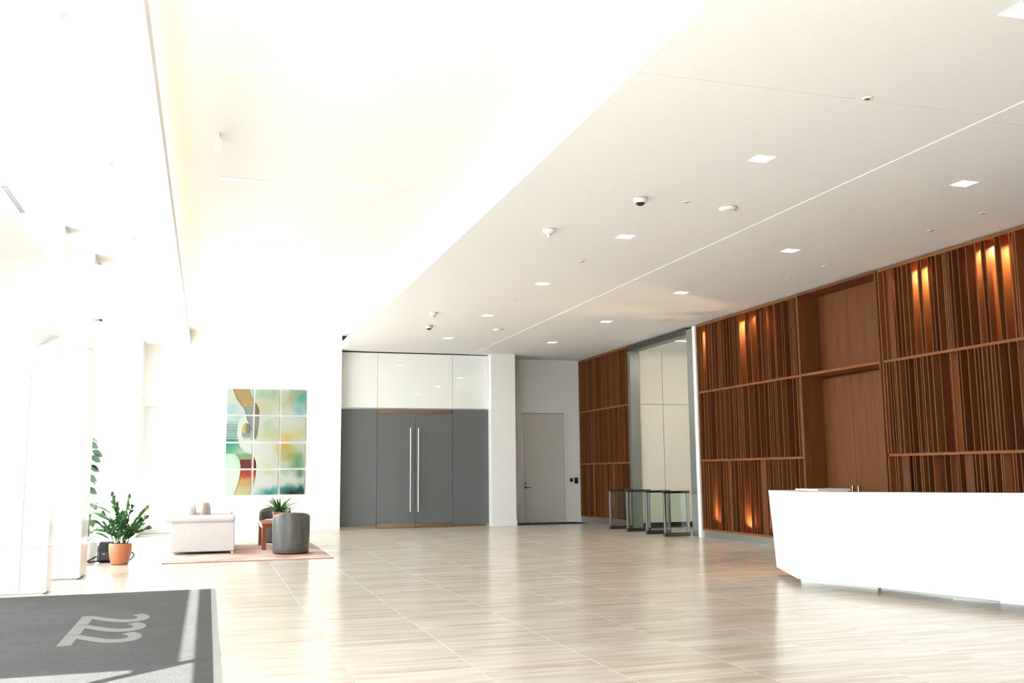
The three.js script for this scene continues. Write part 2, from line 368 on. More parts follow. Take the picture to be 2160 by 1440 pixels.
const S2 = [[16.777, 16.691, 16.576, 16.463, 16.36, 16.318, 16.241, 16.104, 16.05, 15.997, 15.89, 15.785, 15.668, 15.578, 15.539, 15.488, 15.4, 15.362, 15.325, 15.116, 14.935, 14.746, 14.607, 14.471, 14.414, 14.347, 14.186, 14.147, 13.961, 13.902, 13.734, 13.693, 13.652, 13.611, 13.57], [16.861, 16.723, 16.597, 16.552, 16.476, 16.279, 16.106, 15.937, 15.763, 15.628, 15.547, 15.467, 15.407, 15.348, 15.289, 15.096, 14.907, 14.758, 14.576, 14.451, 14.38, 14.327, 14.257, 14.205, 14.051, 13.917, 13.719, 13.605, 13.541], [16.822, 16.731, 16.641, 16.508, 16.325, 16.213, 16.077, 15.972, [15.939, 0.183], 15.713, 15.665, 15.544, 15.465, 15.347, 15.155, 15.079, 15.003, 14.892, [14.771, 0.182], 14.557, 14.511, 14.423, 14.37, 14.318, 14.249, 14.147, 13.995, 13.895, 13.764, 13.652]];
const S3 = [[11.497, 11.354, [11.293, 0.154], 11.13, 11.048, 10.971, 10.867, 10.773, 10.65, 10.586, 10.452, 10.385, 10.307, 10.178, 10.144, 10.111, 10.077, 10.011, 9.904, 9.767, 9.61, 9.51, 9.449, 9.289, 9.204, 9.061, 9.011, 8.976], [11.472, 11.405, 11.338, 11.282, 11.238, 11.205, 11.129, 11.012, 10.948, 10.833, 10.792, 10.71, 10.67, 10.579, 10.49, 10.344, 10.155, 10.034, 9.985, 9.853, 9.738, 9.677, 9.617, 9.54, 9.473, 9.414, 9.348, 9.194, 9.059], [11.488, 11.332, 11.288, [11.175, 0.155], 10.977, 10.936, 10.832, 10.791, 10.69, 10.59, 10.382, 10.281, 10.159, 10.128, [10.005, 0.145], 9.852, 9.781, 9.738, 9.652, 9.617, 9.541, 9.441, 9.408, 9.257, 9.214, 9.142]];
S3.forEach((l, r) => l.push(...fillRow(4.5, 8.7 - 0.02 * r)));
slatWall('dark timber fin wall between the plain door and the steel portal', 20.24, 23.35, [fillRow(20.3, 23.3), fillRow(20.3, 23.3), [...fillRow(20.3, 21.2), [21.28, 0.12], ...fillRow(21.4, 22.4), [22.52, 0.12], ...fillRow(22.65, 23.3)]]);
slatWall('timber fin wall between the steel portal and the cupboard niche', 13.5, 16.94, S2);
slatWall('glowing timber fin wall behind the reception desk', 4.4, 11.48, S3);


/* small wash lights hidden behind the fins */
function fin_light(d, up, power, label) {
  const y = up ? 0.185 : 4.045;
  const t = thing('wash_light', label, 'light', [9.275, y, -d], 0, up ? 'warm uplights behind the fins' : 'warm downlights behind the fins');
  part(t, 'housing', new THREE.CylinderGeometry(0.017, 0.017, 0.022, 14), mBlackPlastic);
  part(t, 'lens', new THREE.CylinderGeometry(0.013, 0.013, 0.002, 14), lampMat, [0, up ? 0.0121 : -0.0121, 0]);
  const s = new THREE.SpotLight(new THREE.Color().setRGB(1, 0.62, 0.28), power, 0, 1.15, 0.9, 2);
  s.position.set(9.275, y + (up ? 0.02 : -0.02), -d); s.target.position.set(9.26, up ? 4 : 0, -d); s.castShadow = true; s.shadow.radius = 0.6;
  scene.add(s, s.target);
}

const ORD = ['first', 'second', 'third', 'fourth', 'fifth', 'sixth'];
[16.6, 15.2, 14.92, 14.4].forEach((d, k) => fin_light(d, false, 12, `${ORD[k]} warm downlight from the steel portal under the top rail behind the fins`));
[11.22, 10.68, 10.48, 9.57, 9.4, 9.06].forEach((d, k) => fin_light(d, false, 14, `${ORD[k]} warm downlight from the cupboard niche under the top rail above the desk`));
[16.3, 15.28, 15.0].forEach((d, k) => fin_light(d, true, 8, `${ORD[k]} warm uplight from the steel portal on the bottom rail behind the fins`));
for (const [d, y, lab] of [[10.1, 2.11, 'first thin warm strip light from the cupboard niche in the middle row of fins'], [9.02, 2.11, 'second thin warm strip light from the cupboard niche in the middle row of fins'], [10.45, 0.8, 'first thin warm strip light from the cupboard niche in the bottom row of fins'], [10.24, 0.8, 'second thin warm strip light from the cupboard niche in the bottom row of fins'], [9.32, 0.8, 'third thin warm strip light from the cupboard niche in the bottom row of fins']]) {
  const t = thing('strip_light', lab, 'strip light', [9.25, y, -d], 0, 'vertical strip lights between the fins');
  part(t, 'channel', B(0.02, 1.26, 0.02), mBlackPlastic, [0.012, 0, 0]);
  part(t, 'diffuser', B(0.006, 1.24, 0.014), std(col(1, 0.9, 0.7), 0.5, { emissive: col(1, 0.66, 0.36), emissiveIntensity: 1.6 }), [-0.001, 0, 0]);
  const l = new THREE.RectAreaLight(new THREE.Color().setRGB(1, 0.66, 0.36), 12, 0.014, 1.24); l.position.set(9.245, y, -d); l.rotation.y = Math.PI / 2; l.castShadow = true; scene.add(l);
}

/* cupboard niche */
{
  const t = thing('timber_cupboard', 'tall built-in timber cupboard with a shelf niche in the slatted wall', 'cupboard');
  const d0 = 11.5, d1 = 13.48;
  bbPart(t, 'side_panel', mWoodPanel, [9.085, 9.59, 0.0, 4.1, d1 - 0.035, d1]);
  bbPart(t, 'side_panel', mWoodPanel, [9.085, 9.59, 0.0, 4.1, d0, d0 + 0.035]);
  bbPart(t, 'top_panel', mWoodPanel, [9.085, 9.59, 4.065, 4.1, d0 + 0.035, d1 - 0.035], 'z');
  bbPart(t, 'shelf', mWoodRail, [9.085, 9.59, 2.75, 2.79, d0 + 0.035, d1 - 0.035], 'z');
  const mid = 12.71;
  for (const [a, b, k] of [[d0 + 0.035, mid - 0.003, 0], [mid + 0.003, d1 - 0.035, 1]]) {
    bbPart(t, 'upper_panel', mWoodPanel, [9.48, 9.5, 2.79, 4.065, a, b], 'y', undefined, [k * 0.31, 0.2]);
    const door = bbPart(t, 'door', mWoodPanel, [9.48, 9.5, 0.02, 2.71, a, b], 'y', undefined, [0.17 + k * 0.29, 0.9]);
    part(door, 'handle', RB(0.03, 0.16, 0.02, 0.004), mChrome, [-0.035, 0.935 - door.position.y, -(k ? mid + 0.07 : mid - 0.07) - door.position.z], 'steel handle');
  }
  bbPart(t, 'reveal', mWoodPanel, [9.52, 9.56, 0.0, 4.06, mid - 0.01, mid + 0.01]);
}

/* steel portal to the lift lobby */
{
  const t = structure('trim_1', 'brushed steel portal around the opening to the lift lobby', 'trim');
  bbPart(t, 'jamb', mBrushed, [9.07, 9.27, 0, 4.06, 17.08, 17.3]);
  bbPart(t, 'white_strip', mTrim, [9.08, 9.27, 0, 2.785, 16.955, 17.075]); bbPart(t, 'white_strip', mTrim, [9.08, 9.27, 2.79, 4.1, 16.955, 17.075]);
  bbPart(t, 'jamb', mBrushed, [9.07, 9.3, 0, 4.0, 20.06, 20.2]);
  bbPart(t, 'header', std(col(0.13, 0.135, 0.12), 0.34, { metalness: 1 }), [9.07, 9.3, 3.97, 4.1, 17.3, 20.2], 'z');
  const L = structure('lobby_wall', 'glossy ivory panel wall of the lift lobby', 'wall');
  for (const [x0, x1] of [[9.14, 9.884], [9.896, 10.632], [10.644, 11.39], [11.402, 12.9]]) for (const [y0, y1] of [[0.12, 2.763], [2.775, 4.0]]) bbPart(L, 'panel', mIvory, [x0, x1, y0, y1, 20.1, 20.14]);
  bbPart(L, 'backing', mWall, [9.14, 12.9, 0.12, 4.0, 20.15, 20.2]);
  bbPart(L, 'base_trim', mDark, [9.14, 12.9, 0, 0.115, 20.11, 20.2], 'x', 'black base trim');
  bbPart(L, 'plaster', mWall, [12.9, 13.1, 0, 4.2, 16.9, 20.2]);
  bbPart(L, 'plaster', mWall, [9.3, 12.9, 0, 4.2, 16.9, 16.95]);
  bbPart(L, 'ceiling_panel', mCeil, [9.3, 12.9, 4.0, 4.1, 16.95, 20.1], 'x');
  const f = structure('lobby_floor', 'pale tile floor inside the lift lobby', 'floor');
  bbPart(f, 'tile_field', mTile, [9.2, 12.9, -0.01, 0.0, 16.95, 20.1], 'z');
}

/* ---------- lamps ---------- */
const lensMat = std(col(1, 1, 1), 0.5, { emissive: col(1, 0.93, 0.84), emissiveIntensity: 8 });
function areaLight(x, y, z, w, h, color, intensity, look) {
  const l = new THREE.RectAreaLight(color, intensity, w, h);
  l.position.set(x, y, z); l.rotation.order = 'ZYX'; l.rotation.set(look[1] > 0 ? Math.PI / 2 : -Math.PI / 2, 0, look[1] > 0 ? -look[0] : 0); l.castShadow = true; scene.add(l); return l;
}
const warm = new THREE.Color().setRGB(1, 0.9, 0.78), cove = new THREE.Color().setRGB(1, 0.82, 0.52);
function downlight(x, d, label, group) {
  const y = x > 6.05 ? HC - 0.006 : HC;
  const t = thing('downlight', label, 'downlight', [x, y, -d], 0, group);
  for (const [w, h, px, pz] of [[0.2, 0.012, 0, 0.094], [0.2, 0.012, 0, -0.094], [0.012, 0.176, 0.094, 0], [0.012, 0.176, -0.094, 0]]) part(t, 'trim', B(w, 0.006, h), mTrim, [px, -0.003, pz]);
  part(t, 'lens', B(0.175, 0.003, 0.175), lensMat, [0, -0.002, 0]);
  areaLight(x, y - 0.008, -d, 0.17, 0.17, warm, 22, [0, -1, 0]);
}
const NTH = ['first', 'second', 'third', 'fourth', 'fifth', 'sixth', 'seventh', 'eighth', 'ninth', 'tenth'];
const RL = [20.0, 16.9, 13.78, 10.68, 7.58, 4.55];
RL.forEach((d, k) => downlight(4.82, d, `${NTH[k]} square downlight from the glass doors in the row beside the raised tray`, 'downlights beside the tray'));
RL.slice(0, 5).forEach((d, k) => downlight(7.23, d + 0.12, `${NTH[k]} square downlight from the plain grey door in the row along the slatted wall`, 'downlights along the slatted wall'));
for (let k = 0; k < 6; k++) {
  const d = 19.9 - 3.1 * k;
  const t = thing('linear_light', `${NTH[k]} slim linear light from the art wall across the raised tray ceiling`, 'ceiling light', [1.15, HT, -d], 0, 'linear lights in the tray');
  part(t, 'trim', B(2.24, 0.006, 0.08), mTrim, [0, -0.003, 0]);
  part(t, 'diffuser', B(2.2, 0.004, 0.055), std(col(1, 1, 1), 0.6, { emissive: col(1, 0.97, 0.93), emissiveIntensity: 2 }), [0, -0.007, 0]);
  areaLight(1.15, HT - 0.013, -d, 2.2, 0.05, new THREE.Color().setRGB(1, 0.96, 0.9), 5, [0, -1, 0]);
}
for (const [x, s] of [[-0.68, 1], [3.06, -1]]) {
  const t = thing('cove_strip_light', s > 0 ? 'warm strip light hidden in the cove on the window side' : 'warm strip light hidden in the cove facing the windows', 'strip light', [x, HC + 0.12, -8.7]);
  part(t, 'channel', B(0.05, 0.012, 26), mTrim, [0, 0.006, 0]);
  part(t, 'diffuser', B(0.03, 0.006, 26), std(col(1, 1, 1), 0.5, { emissive: cove, emissiveIntensity: 2.5 }), [0, 0.015, 0]);
  areaLight(x, HC + 0.145, -8.7, 0.04, 26, s > 0 ? cove : warm, s > 0 ? 18 : 10, [s * 0.5, 1, 0]);
}
{
  const t = thing('lobby_light', 'linear light in the lift lobby ceiling', 'ceiling light', [10.6, 4.0, -18.4]);
  part(t, 'diffuser', B(2.4, 0.006, 0.08), std(col(1, 1, 1), 0.6, { emissive: col(1, 0.95, 0.85), emissiveIntensity: 2 }), [0, -0.003, 0]);
  areaLight(10.6, 3.985, -18.4, 2.4, 0.1, new THREE.Color().setRGB(1, 0.93, 0.8), 22, [0, -1, 0]);
}
/* ceiling fittings */
for (const [x, d, lab] of [[4.28, 9.09, 'white dome camera with black lens between the first two round ceiling discs'], [4.055, 18.41, 'small white dome camera with black lens near the glass doors']]) {
  const t = thing('dome_camera', lab, 'camera', [x, HC, -d]);
  part(t, 'housing', lathe([[0, -0.055], [0.05, -0.055], [0.072, -0.045], [0.075, 0], [0, 0]]), mTrim);
  part(t, 'dome', lathe([[0, -0.085], [0.025, -0.08], [0.045, -0.066], [0.05, -0.054], [0, -0.054]]), mBlackPlastic);
}
for (const [x, d, lab] of [[5.38, 9.18, 'flat white round wireless unit on the ceiling near the reception desk'], [5.51, 18.52, 'flat white round wireless unit on the ceiling near the glass doors']]) {
  const t = thing('wireless_unit', lab, 'ceiling disc', [x, HC, -d]);
  part(t, 'body', lathe([[0, -0.034], [0.06, -0.032], [0.095, -0.02], [0.1, -0.008], [0.1, 0], [0, 0]]), mTrim);
  part(t, 'ring', new THREE.TorusGeometry(0.03, 0.003, 8, 32).rotateX(Math.PI / 2), std(col(0.6, 0.62, 0.66), 0.4), [0, -0.034, 0]);
}
for (const [x, d, lab] of [[3.79, 10.6, 'white motion sensor with a round nub halfway along the tray edge'], [3.786, 16.84, 'white motion sensor with a round nub near the glass doors']]) {
  const t = thing('motion_sensor', lab, 'sensor', [x, HC, -d]);
  part(t, 'body', lathe([[0, -0.06], [0.04, -0.058], [0.065, -0.04], [0.078, -0.012], [0.078, 0], [0, 0]]), mTrim);
  part(t, 'lens', lathe([[0, -0.1], [0.014, -0.098], [0.024, -0.085], [0.026, -0.058], [0, -0.058]], 20), std(col(0.7, 0.7, 0.68), 0.25));
}
const capG = lathe([[0, -0.008], [0.036, -0.008], [0.04, -0.005], [0.04, 0], [0, 0]], 24), stemG = new THREE.CylinderGeometry(0.022, 0.022, 0.004, 16);
for (const [x, d, g, k] of [...[20.95, 18.3, 15.23, 12.15, 9.08, 6.06].map((d, k) => [4.815, d, 0, k]), ...[21.06, 18.48, 15.49, 12.43, 11.53, 9.42, 8.57].map((d, k) => [8.27, d, 1, k]), ...[18.5, 15.44, 12.4, 9.4, 6.3].map((d, k) => [-0.97, d, 2, k])]) {
  const t = thing('sprinkler_cap', `${NTH[k]} round sprinkler cap from ${['the glass doors among the tray side downlights', 'the plain grey door along the slatted wall', 'the frosted door on the window side soffit'][g]}`, 'sprinkler', [x, g === 1 ? HC - 0.006 : HC, -d], 0, ['sprinkler caps beside the tray', 'sprinkler caps along the slatted wall', 'sprinkler caps over the glazed side'][g]);
  part(t, 'cover', capG, mTrim); part(t, 'rim', stemG, mSteel, [0, -0.009, 0]);
}
{
  const t = thing('slot_diffuser', 'dark slot air vent in the soffit above the entrance', 'air vent', [-2.02, HC, -10.9]);
  part(t, 'slot', B(0.03, 0.004, 1.02), mDark, [0, -0.002, 0]);
  part(t, 'frame', B(0.008, 0.006, 1.04), mDark, [0.02, -0.003, 0]); part(t, 'frame', B(0.008, 0.006, 1.04), mDark, [-0.02, -0.003, 0]);
  const s = thing('ceiling_sensor_box', 'small white box bracketed to the raised tray ceiling', 'sensor', [0, HT, -9.2]);
  part(s, 'bracket', B(0.05, 0.05, 0.05), mTrim, [-0.02, -0.025, 0.02]); part(s, 'body', RB(0.07, 0.1, 0.11, 0.008), mTrim, [0, -0.1, 0]);
  const c = thing('column_sensor', 'tiny dark sensor on the column above the plants', 'sensor', [-1.485 + 0.012, 3.36, -14.1 + 0.09]);
  part(c, 'mount', B(0.024, 0.03, 0.05), mTrim); part(c, 'head', RB(0.03, 0.03, 0.09, 0.006), mDark, [0.024, 0, -0.02]);
}

/* ---------- reception desk ---------- */
{
  const t = thing('reception_desk', 'long faceted white reception desk with a steel plinth', 'reception desk');
  const H = 1.03, b = 0.085;
  // outline corners: [x, d] at the top, [x, d] at the bottom, going round
  const top = [[6.3, 10.1], [6.05, 9.05], [7.25, 7.28], [8.35, 5.62], [8.5, 5.7], [7.43, 7.34], [6.35, 9.0], [6.58, 10.0]];
  const bot = [[6.69, 10.61], [6.2, 9.43], [6.86, 7.05], [7.6, 5.0], [7.75, 5.06], [7.06, 7.1], [6.5, 9.3], [6.93, 10.4]];
  const pos = [], P = (a, y) => [a[0], y, -a[1]], N = top.length;
  const tri = (a, c, e) => pos.push(...a, ...c, ...e);
  for (let i = 0; i < N; i++) { const j = (i + 1) % N; const a = P(top[i], H), c = P(top[j], H), e = P(bot[j], b), f = P(bot[i], b); tri(a, f, c); tri(c, f, e); }
  for (let i = 0; i < 3; i++) { const a = P(top[i], H), c = P(top[i + 1], H), e = P(top[N - 2 - i], H), f = P(top[N - 1 - i], H); tri(a, c, e); tri(a, e, f); const g = P(bot[i], b), h = P(bot[i + 1], b), k = P(bot[N - 2 - i], b), l = P(bot[N - 1 - i], b); tri(g, k, h); tri(g, l, k); }
  const g = new THREE.BufferGeometry(); g.setAttribute('position', new THREE.Float32BufferAttribute(pos, 3)); g.computeVertexNormals(); uvm(g);
  part(t, 'shell', g, mDeskWhite);
  // plinth pieces, floor line
  const pl = [[[7.02, 10.7], [6.53, 9.83]], [[6.53, 9.83], [6.84, 8.9]], [[6.86, 8.93], [7.02, 7.98]], [[7.2, 7.6], [7.5, 6.9]], [[7.5, 6.9], [8.2, 5.4]]];
  pl.forEach(([a, c]) => { const dx = c[0] - a[0], dz = -(c[1] - a[1]), L = Math.hypot(dx, dz); const m = part(t, 'plinth', B(L, b, 0.05, 'x'), mBrushed, [(a[0] + c[0]) / 2, b / 2, -(a[1] + c[1]) / 2]); m.rotation.y = Math.atan2(-dz, dx); });
  { const a = [6.98, 7.97], c = [7.2, 7.6], dx = c[0] - a[0], dz = -(c[1] - a[1]); const m = part(t, 'toe_panel', B(Math.hypot(dx, dz), b, 0.05, 'x'), mDeskWhite, [(a[0] + c[0]) / 2, b / 2, -(a[1] + c[1]) / 2]); m.rotation.y = Math.atan2(-dz, dx); }
  // worktop on the staff side
  const s = new THREE.Shape([[6.62, -10.0], [6.4, -9.0], [7.48, -7.34], [8.5, -5.72], [8.9, -6.0], [7.9, -7.6], [7.0, -9.1], [7.15, -10.2]].map(a => new THREE.Vector2(a[0], -a[1])));
  const wg = new THREE.ExtrudeGeometry(s, { depth: 0.03, bevelEnabled: false }); wg.rotateX(-Math.PI / 2); part(t, 'worktop', uvm(wg, 'x'), mDeskWhite, [0, 0.72, 0]);
  for (const [x, d] of [[7.05, 9.9], [7.7, 7.7], [8.6, 6.1]]) part(t, 'support', B(0.06, 0.72, 0.06), mDeskWhite, [x, 0.36, -d]);
  const c = thing('back_counter', 'low white counter against the timber cupboard behind the desk', 'counter', [8.68, 0, -12.45]);
  part(c, 'body', B(0.5, 0.95, 0.5), mDeskWhite, [0, 0.475, 0]); part(c, 'top', RB(0.56, 0.035, 0.56, 0.006), mDeskWhite, [0, 0.968, 0]);
  const m = thing('monitor', 'black computer monitor just above the reception desk', 'monitor', [7.12, 0.75, -8.62], 0.98);
  part(m, 'screen_panel', RB(0.42, 0.2, 0.03, 0.008), mBlackPlastic, [0, 0.18, 0]); part(m, 'stand', B(0.05, 0.2, 0.03), mBlackPlastic, [0, 0.1, -0.03]); part(m, 'foot', RB(0.22, 0.012, 0.16, 0.004), mBlackPlastic, [0, 0.006, -0.02]);
}

/* ---------- access gates ---------- */
[[20.08, 'security gate standing beside the far steel jamb'], [19.15, 'security gate second from the far steel jamb'], [18.2, 'security gate second from the slatted wall with the cupboard'], [17.38, 'security gate standing closest to the slatted wall with the cupboard']].forEach(([d, lab]) => {
  const t = thing('security_gate', `steel framed glass ${lab}`, 'security gate', [8.77, 0, -d], 0, 'security gates');
  const post = RB(0.045, 0.78, 0.06, 0.006);
  part(t, 'post', post, mSteelMid, [-0.25, 0.44, 0]); part(t, 'post', post, mSteelMid, [0.25, 0.44, 0]);
  part(t, 'top_cap', RB(0.56, 0.05, 0.1, 0.008), mSteelDark, [0, 0.85, 0]);
  part(t, 'base', RB(0.545, 0.075, 0.08, 0.006), mSteelDark, [0, 0.0375, 0]);
  part(t, 'glass', B(0.44, 0.735, 0.01), mGateGlass, [0, 0.45, 0]);
});

/* ---------- entrance mat ---------- */
{
  const t = thing('entrance_mat', 'large dark grey entrance mat with pale numerals', 'mat', [-1.0, 0, -8.0]);
  const x0 = -2.12, x1 = 0.1, d0 = 4.4, d1 = 11.62;
  const add = (n, m, a, along, lab) => { const [g, p] = BB(...a, along); return part(t, n, g, m, [p[0] + 1.0, p[1], p[2] + 8.0], lab); };
  add('pile', mCarpet, [x0 + 0.02, x1 - 0.03, 0.001, 0.011, d0 + 0.02, d1 - 0.03], 'z');
  add('edging', mCarpetEdge, [x1 - 0.03, x1 + 0.02, 0.001, 0.009, d0, d1], 'z', 'pale rubber edging');
  add('edging', mCarpetEdge, [x0, x1 - 0.03, 0.001, 0.008, d1 - 0.03, d1], 'x', 'pale rubber edging');
  const font = await new FontLoader().loadAsync('fonts/droid/droid_sans_bold.typeface.json');
  const shapes = font.generateShapes('2', 1);
  for (let k = 0; k < 3; k++) {
    const g = new THREE.ExtrudeGeometry(shapes, { depth: 0.0012, bevelEnabled: false, curveSegments: 10 });
    g.computeBoundingBox(); const b = g.boundingBox;
    g.translate(-b.min.x, -b.min.y, 0); g.scale(0.53 / (b.max.x - b.min.x), 0.585 / (b.max.y - b.min.y), 1);
    g.rotateX(-Math.PI / 2); g.rotateY(-Math.PI / 2);             // up of the numeral points across the hall, away from the doors
    part(t, 'numeral', g, mNumeral, [-1.045 + 1.0, 0.0112, -(9.77 - k * 0.545) + 8.0], 'pale grey printed numeral two');
  }
}
/* ---------- wall art: twelve glass panels making one picture ---------- */
{
  const AW = 936, AH = 1232;
  const curve = pts => y => { for (let i = 0; i < pts.length - 1; i++) if (y <= pts[i + 1][1]) { const t = clamp01((y - pts[i][1]) / (pts[i + 1][1] - pts[i][1])); return pts[i][0] + (pts[i + 1][0] - pts[i][0]) * (0.5 * t + 0.5 * sm(t)); } return pts[pts.length - 1][0]; };
  const l1 = curve([[205, 115], [222, 160], [250, 230], [300, 300], [340, 342], [358, 390], [372, 450], [400, 520], [445, 640], [488, 705]]);
  const r1 = curve([[400, 115], [418, 180], [440, 240], [495, 305], [517, 350], [522, 400], [518, 540], [505, 640], [489, 705]]);
  const l2 = curve([[-200, 860], [140, 862], [245, 872], [280, 900], [305, 950], [316, 1030], [312, 1100], [295, 1200], [270, 1280], [245, 1350]]);
  const r2 = curve([[285, 740], [300, 780], [345, 835], [430, 878], [478, 915], [497, 980], [502, 1050], [495, 1130], [472, 1240], [452, 1350]]);
  const blobs = [[560, 180, 130, 70, [176, 206, 178], 1], [690, 190, 70, 70, [158, 190, 166], 0.9], [600, 330, 150, 110, [204, 212, 178], 1], [820, 250, 90, 90, [200, 210, 170], 1], [930, 200, 60, 110, [176, 190, 150], 0.9], [1040, 200, 80, 110, [92, 182, 160], 1], [1010, 370, 70, 50, [140, 200, 205], 0.9], [640, 530, 60, 40, [170, 212, 200], 0.8], [640, 620, 130, 80, [200, 208, 160], 0.95], [860, 660, 90, 60, [222, 196, 112], 1], [1000, 640, 70, 90, [222, 216, 158], 0.9], [830, 790, 90, 70, [214, 176, 84], 1], [740, 820, 40, 50, [226, 206, 130], 0.8], [900, 900, 100, 80, [184, 184, 100], 1], [1010, 960, 70, 90, [120, 166, 110], 1], [960, 1020, 70, 40, [110, 160, 120], 0.8], [620, 1090, 70, 40, [214, 222, 168], 0.8], [620, 990, 90, 50, [218, 226, 186], 0.7], [830, 1080, 60, 40, [150, 200, 160], 0.7], [1020, 1090, 50, 50, [92, 148, 110], 0.9], [650, 1330, 80, 45, [36, 150, 140], 1], [520, 1345, 80, 25, [150, 214, 200], 0.8], [840, 1320, 90, 40, [40, 150, 140], 1], [980, 1270, 80, 40, [60, 170, 160], 0.9], [960, 1330, 130, 45, [10, 46, 44], 1.1], [1040, 1300, 50, 50, [14, 60, 56], 1]];
  const paint = (x, y) => { // x, y in the picture's own grid, y down
    const nx = (fbm(x / 90, y / 90, 81, 4) - 0.5) * 90, ny = (fbm(x / 90 + 40, y / 90, 86, 4) - 0.5) * 90;
    let c = mixc([232, 236, 224], [222, 230, 226], fbm(x / 160, y / 160, 91, 3));
    for (const [bx, by, sx, sy, k, a] of blobs) { const q = ((x + nx - bx) / sx) ** 2 + ((y + ny - by) / sy) ** 2; const w = Math.min(1, a * Math.exp(-q * 0.8)); if (w > 0.01) c = mixc(c, k, w); }
    const grain = noise(x / 5, y / 5, 95) - 0.5;
    if (x > 780 && y > 740) c = c.map(v => v + grain * 16);
    if (Math.abs((x - 800) * 0.72 + (y - 300)) < 26 && x > 790 && y < 320) c = mixc(c, [214, 186, 132], 0.5);
    // upper ribbon
    if (y < 705) {
      const L = l1(y), R = r1(y), inside = step(L - 2, L + 2, x) * (1 - step(R - 2, R + 2, x));
      if (x < L) {
        let k = mixc([224, 224, 206], [206, 224, 222], clamp01((y - 115) / 280));
        if (y > 300 && y < 410) k = mixc(k, [176, 212, 222], Math.exp(-(((x - 190) / 70) ** 2)) * 0.8);
        if (y > 425) { const bandX = 250 + 22 * Math.sin((y - 430) / 95); k = x < bandX ? mixc([196, 222, 216], [28, 96, 96], (Math.sin(y / 3.1) > 0.1 ? 0.85 : 0) * step(470, 560, y)) : mixc([188, 220, 214], [150, 200, 184], step(520, 720, y)); }
        if (y > 425) { const e = Math.hypot((x - 345) / 78, (y - 610) / 175); if (e < 1) k = [226, 234, 222]; const i = Math.hypot((x - 372) / 55, (y - 615) / 100); if (i < 1 && x > 318) k = y < 630 ? mixc([206, 184, 120], [120, 128, 112], step(350, 385, x)) : y < 680 ? [140, 158, 158] : [206, 200, 160]; }
        c = k;
      }
      if (inside > 0) {
        let k = mixc([178, 150, 96], [196, 170, 116], fbm(x / 14, y / 3, 97, 3));
        if (y > 250 && y < 330) k = mixc(k, [186, 172, 88], 0.5);
        k = mixc(k, [146, 160, 162], step(318, 332, y) * (1 - 0));
        if (x > 462) k = mixc([132, 110, 84], mixc([146, 150, 146], [134, 136, 96], step(530, 600, y)), step(400, 440, y));
        const edge = Math.exp(-(((x - L) / 9) ** 2)) + Math.exp(-(((R - x) / 7) ** 2)) * 0.6;
        c = mixc(c, mixc(k, [84, 78, 62], Math.min(1, edge)), inside);
      }
    } else if (x < 470 && y < 872 && x < r2(y)) {
      const hatch = Math.sin(y / 3.1) > 0.2 && y < 800 ? 0.4 * (1 - step(720, 800, y)) : 0;
      c = mixc(mixc([40, 150, 124], [168, 208, 176], clamp01((x - 150) / 240 + (y - 760) / 260)), [60, 90, 84], hatch);
    }
    // lower ribbon
    if (y >= 740) {
      const L = y < 872 ? 1e4 : l2(y), R = r2(y);
      if (y >= 872 && x < L) c = mixc(mixc([168, 222, 198], [216, 236, 220], clamp01((y - 880) / 220)), [236, 242, 228], Math.exp(-(((x - 220 - (y - 1000) * 0.2) / 60) ** 2)) * 0.5);
      if (y >= 872 && x >= L && x <= R) {
        const s = fbm(x / 40, y / 4, 101, 3);
        let k = mixc([124, 164, 118], [150, 180, 130], s);
        k = mixc(k, [110, 24, 20], step(936, 942, y));
        k = mixc(k, mixc([150, 32, 22], [210, 86, 40], s), step(1040, 1070, y));
        k = mixc(k, mixc([222, 150, 90], [206, 176, 110], s), step(1110, 1180, y + (s - 0.5) * 90));
        k = mixc(k, mixc([206, 196, 132], [196, 214, 168], s), step(1210, 1300, y + (s - 0.5) * 60));
        const e = Math.exp(-(((x - L) / 7) ** 2)) + Math.exp(-(((R - x) / 8) ** 2)) * 0.8;
        c = mixc(k, [84, 74, 56], Math.min(1, e) * 0.8);
      }
    }
    return c;
  };
  const art = texture(702, 924, (u, v) => paint(140 + u * AW, 115 + (1 - v) * AH), true, false);
  art.wrapS = art.wrapT = THREE.ClampToEdgeWrapping;
  const mArt = phy(col(0.46, 0.46, 0.46), 0.06, { map: art, ior: 1.5 });
  const xs = [[0.36, 0.912], [0.958, 1.494], [1.538, 2.075]], ys = [[2.6, 3.168], [2.0, 2.562], [1.408, 1.957], [0.825, 1.368]];
  const words = [['tan brush strokes curving over pale cream', 'plain soft sage green wash', 'teal green corner and a tan streak'],
    ['dark hatched lines beside a white oval', 'pale wash and a slim grey leaf edge', 'white top fading to a yellow base'],
    ['green curve above a deep red block', 'white cloud and a sliver of dark red', 'ochre yellow patch and speckled green'],
    ['mint wash and a striped rust ribbon', 'white cloud over a teal lower edge', 'black and dark teal lower edge']];
  ys.forEach(([y0, y1], r) => xs.forEach(([x0, x1], c) => {
    const t = thing('art_panel', `square glass art panel with ${words[r][c]}`, 'art panel', [(x0 + x1) / 2, (y0 + y1) / 2, -(DF - 0.03)], 0, 'glass art panels on the end wall');
    const w = x1 - x0, h = y1 - y0, g = new THREE.BoxGeometry(w, h, 0.014), uv = g.attributes.uv, p = g.attributes.position;
    for (let i = 0; i < p.count; i++) uv.setXY(i, ((x0 + x1) / 2 + p.getX(i) - 0.36) / 1.715, ((y0 + y1) / 2 + p.getY(i) - 0.825) / 2.343);
    part(t, 'glass', g, mArt, [0, 0, 0]); part(t, 'mount', B(w * 0.7, h * 0.7, 0.022), mTrim, [0, 0, -0.018]);
  }));
}
